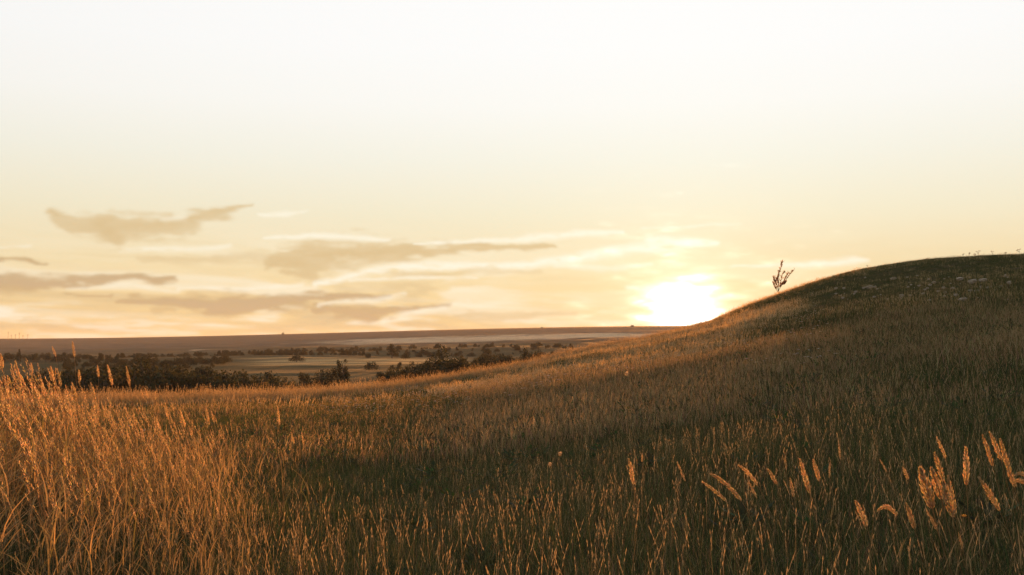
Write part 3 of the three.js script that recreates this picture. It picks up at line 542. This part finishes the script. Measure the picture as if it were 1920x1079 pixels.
{
  const rnd = mulberry(808), BELT = 'dark trees of the dense belt below the field edge', beltTop = spline([[-60, 690], [60, 690], [140, 682], [200, 676], [270, 668], [300, 678], [350, 676], [420, 680], [470, 692], [510, 692], [550, 704]]);
  for (let x = 2, i = 0; x < 552; x += 22, i++) for (const row of [0, 1]) tree(x + rnd() * 12, beltTop(x) + row * 9 + rnd() * 11, 222 + row * -22 + rnd() * 16, [0, 1, 3][Math.floor(rnd() * 3)], 0.95 + 0.4 * rnd(), ORD[i] + ' tree from the left in the ' + (row ? 'front' : 'back') + ' row of the dark belt', BELT);
  for (let x = 0, i = 0; x < 205; x += 9, i++) tree(x + rnd() * 8, 659 + rnd() * 7 + Math.max(0, x - 120) * 0.06, 640 + rnd() * 90, [0, 1, 3][Math.floor(rnd() * 3)], 1 + 0.4 * rnd(), ORD[i] + ' tree from the left in the distant wood at far left', 'trees of the distant wood at the far left');
  tree(36, 653, 620, 4, 1, 'forked tree standing out of the distant wood at far left');
  for (let x = 215, i = 0; x < 362; x += 10, i++) tree(x + rnd() * 8, 664 + rnd() * 8, 690 + rnd() * 80, [0, 1, 3][Math.floor(rnd() * 3)], 1 + 0.5 * rnd(), ORD[i] + ' round tree from the left in the far row before the plateau', 'trees of the far row before the plateau');
  tree(272, 662, 470, 1, 1.1, 'olive tree on the low rise above the dark belt'); tree(258, 668, 475, 0, 1, 'smaller olive tree left of the one on the low rise'); tree(285, 669, 480, 3, 1, 'low olive bush right of the one on the low rise');
  // between the belt and the lit crest
  tree(572, 694, 268, 1, 0.9, 'bushy tree at the right end of the dark belt'); tree(600, 690, 268, 0, 1, 'middle bush of the three right of the dark belt'); tree(622, 684, 272, 1, 0.8, 'bush at the foot of the tall forked tree');
  tree(643, 670, 275, 4, 1.05, 'tall forked tree standing alone before the striped field');
  const CLUMP = 'trees of the dark clump behind the lit crest';
  [[716, 694, 1], [730, 689, 0], [746, 687, 3], [762, 682, 1], [778, 676, 0], [796, 672, 1], [812, 660, 0], [852, 662, 1], [868, 668, 0], [884, 675, 3], [842, 668, 3]].sort((a, b) => a[0] - b[0]).forEach(([x, y, k], i) => tree(x, y, 262 + rnd() * 30, k, 0.9 + 0.3 * rnd(), ORD[i] + ' dark bushy tree from the left in the clump behind the glowing crest', CLUMP));
  tree(832, 644, 285, 0, 0.75, 'tallest rounded tree of the clump behind the glowing crest');
  [[905, 662, 1], [922, 655, 0], [938, 658, 3], [955, 662, 1]].forEach(([x, y, k], i) => tree(x, y, 330 + rnd() * 30, k, 0.9, ORD[i] + ' brown bush from the left in the group right of the dark clump', 'bushes right of the dark clump'));
  tree(985, 650, 350, 0, 0.9, 'left of two bushes above the glowing crest'); tree(1004, 652, 350, 1, 0.9, 'right of two bushes above the glowing crest');
  tree(735, 642, 640, 1, 0.9, 'small round tree against the pale strip on the plateau'); tree(556, 664, 560, 3, 1.4, 'low dark thicket on the wooded slope, left of the forked tree'); tree(690, 662, 600, 3, 1.2, 'low thicket above the striped field'); tree(760, 660, 600, 3, 1.2, 'low thicket under the pale strip');
  // far skyline
  [[530, 623, 3000, 0], [1016, 613, 3000, 3], [1186, 609, 3000, 3], [648, 624, 3000, 3]].forEach(([x, y, d, k], i) => tree(x, y, d, k, 1.3, ['tiny tree on the plateau skyline, leftmost', 'tiny bush on the skyline left of the sun', 'tiny bush on the skyline next to the sun', 'tiny bush on the skyline above the forked tree'][i]));
  // scrub that reads as one mass
  const places = [];
  for (let i = 0; i < 1100; i++) { const px = lerp(120, 1080, rnd()), d = 330 + rnd() * 680, p = onGround(px, d); if (fbm(p.x * 0.012, p.z * 0.02, 3, 321) > 0.47 + 0.07 * rnd() && !(d > 470 && d < 650 && px > 430 && px < 880)) places.push({ p, k: i, s: 2 + 3 * rnd(), turn: rnd() * 6.28 }); }
  stuff('scrub', 'dark scrub covering the far valley slopes', 'scrub', [KINDS[3].crown, KINDS[1].crown], MAT.leaf, places);
}
// the young tree on the shoulder of the hill
{
  const { p } = hit(1460, 549), t = thing('young_tree', 'small wispy young tree alone on the hill shoulder right of the sun', 'tree', V(p.x, p.y - 0.05, p.z)), rnd = mulberry(33), wood = new Geo(), lv = new Geo(), c = 0.0068;
  const Z = () => (rnd() - 0.5) * 0.5, limb = (...q) => q.map(([X, Y], i) => V((X - 640) * c, (800 - Y) * c, i * Z() * 0.6));
  wood.colour = [0.09, 0.06, 0.04];
  const limbs = [limb([640, 810], [632, 700], [640, 620], [652, 520], [656, 400], [680, 300], [716, 235], [755, 192]), limb([632, 720], [618, 640], [600, 560], [606, 500]), limb([630, 730], [590, 670], [556, 610], [545, 570]), limb([634, 710], [668, 640], [690, 560], [722, 430], [735, 400]), limb([634, 720], [680, 640], [730, 560], [772, 480], [798, 405]), limb([660, 640], [720, 600], [790, 500], [850, 410], [905, 350]), limb([640, 620], [628, 520], [640, 440], [648, 370]), limb([600, 600], [575, 540], [570, 470]), limb([690, 600], [745, 600], [770, 560])];
  limbs.forEach((q, i) => {
    const n = q.length, r0 = i ? 0.022 : 0.036; wood.tube(q, q.map((_, k) => r0 * (1 - 0.85 * k / n)), 5);
    for (let k = 0; k < (i ? 44 : 70); k++) {
      const u = (i ? 0.2 : 0.3) + (i ? 0.8 : 0.62) * rnd(), f = u * (n - 1), a = Math.floor(f) >= n - 1 ? n - 2 : Math.floor(f), s = q[a].clone().lerp(q[a + 1], f - a), d = V(rnd() - 0.5, 0.35 + 0.6 * rnd(), rnd() - 0.5).normalize(), len = 0.12 + 0.25 * rnd(), e = s.clone().addScaledVector(d, len);
      wood.tube([s, e], [0.009, 0.005], 3);
      for (let m = 0; m < 7; m++) { const w = s.clone().lerp(e, 0.3 + 0.7 * rnd()), al = V(rnd() - 0.5, rnd() - 0.5, rnd() - 0.5).normalize(); lv.colour = [0.34, 0.19, 0.07].map((v) => v * (0.6 + 0.7 * rnd())); lv.leaf(w.addScaledVector(al, 0.04), al, al.clone().cross(V(rnd(), rnd(), rnd())).normalize(), 0.11, 0.06); }
    }
  });
  mesh('trunk', wood, MAT.bark, t); mesh('crown', lv, MAT.seed, t);
}
// dried weeds on the hill's skyline
function weed(px, py, h, label, group, seed) {
  const { p } = hit(px, py), t = thing('dried_weed', label, 'weed', p, group), rnd = mulberry(seed), st = new Geo(), hd = new Geo(); st.colour = [0.13, 0.09, 0.05];
  const n = 3 + Math.floor(rnd() * 3); st.tube([V(0, -0.1, 0), V(0.02, h * 0.5, 0)], [0.012, 0.01], 4);
  for (let i = 0; i < n; i++) { const x = (rnd() - 0.5) * h * 0.7, y = h * (0.75 + 0.3 * rnd()), z = (rnd() - 0.5) * h * 0.4; st.tube([V(0.02, h * 0.5, 0), V(x * 0.6, y * 0.8, z), V(x, y, z)], [0.009, 0.008, 0.006], 4); for (let k = 0; k < 7; k++) { hd.colour = [0.17, 0.11, 0.06]; const al = V(rnd() - 0.5, rnd() * 0.4, rnd() - 0.5).normalize(); hd.leaf(V(x + (rnd() - 0.5) * 0.22 * h, y + (rnd() - 0.3) * 0.05, z + (rnd() - 0.5) * 0.2 * h), al, al.clone().cross(V(0.1, 1, 0.2)).normalize(), 0.09, 0.05); } }
  mesh('stalk', st, MAT.bark, t); mesh('seed_heads', hd, MAT.leaf, t);
}
weed(1628, 497, 0.45, 'low dry shrub on the hill skyline right of the young tree', null, 1);
[[1740, 482, 0.35], [1806, 477, 0.55], [1817, 476, 0.6], [1834, 475, 0.75], [1829, 475, 0.45], [1862, 473, 0.6], [1912, 471, 0.7], [1886, 472, 0.4], [1505, 533, 0.5], [1493, 538, 0.45], [1422, 562, 0.4], [1414, 565, 0.45]].sort((a, b) => a[0] - b[0]).forEach(([x, y, h], i) => weed(x, y, h * 0.72, ORD[i] + ' spindly dry weed from the left along the hill skyline', 'dry weeds along the hill skyline', 20 + i));
// masts on the plateau
[[14, 12, 'tallest of the faint masts on the far left skyline'], [20, 7], [28, 8], [35, 11, 'second tallest faint mast on the far left skyline'], [42, 6], [51, 8]].forEach(([px, hpx, label]) => {
  const d = 3050, p = onGround(px, d), k = d / F, t = thing('mast', label ?? 'faint short mast in the row on the far left skyline', 'mast', p, label ? undefined : 'short masts on the far skyline'), h = hpx * k + 2;
  const g = new THREE.CylinderGeometry(0.3, 0.6, h, 6); g.translate(0, h / 2, 0); mesh('pole', g, MAT.steel, t);
  const a = new THREE.BoxGeometry(4.5, 0.5, 0.5); a.translate(0, h * 0.85, 0); mesh('crossarm', a, MAT.steel, t); const b = new THREE.BoxGeometry(3.4, 0.4, 0.4); b.translate(0, h * 0.7, 0); mesh('crossarm', b, MAT.steel, t);
});

renderer.render(scene, camera);
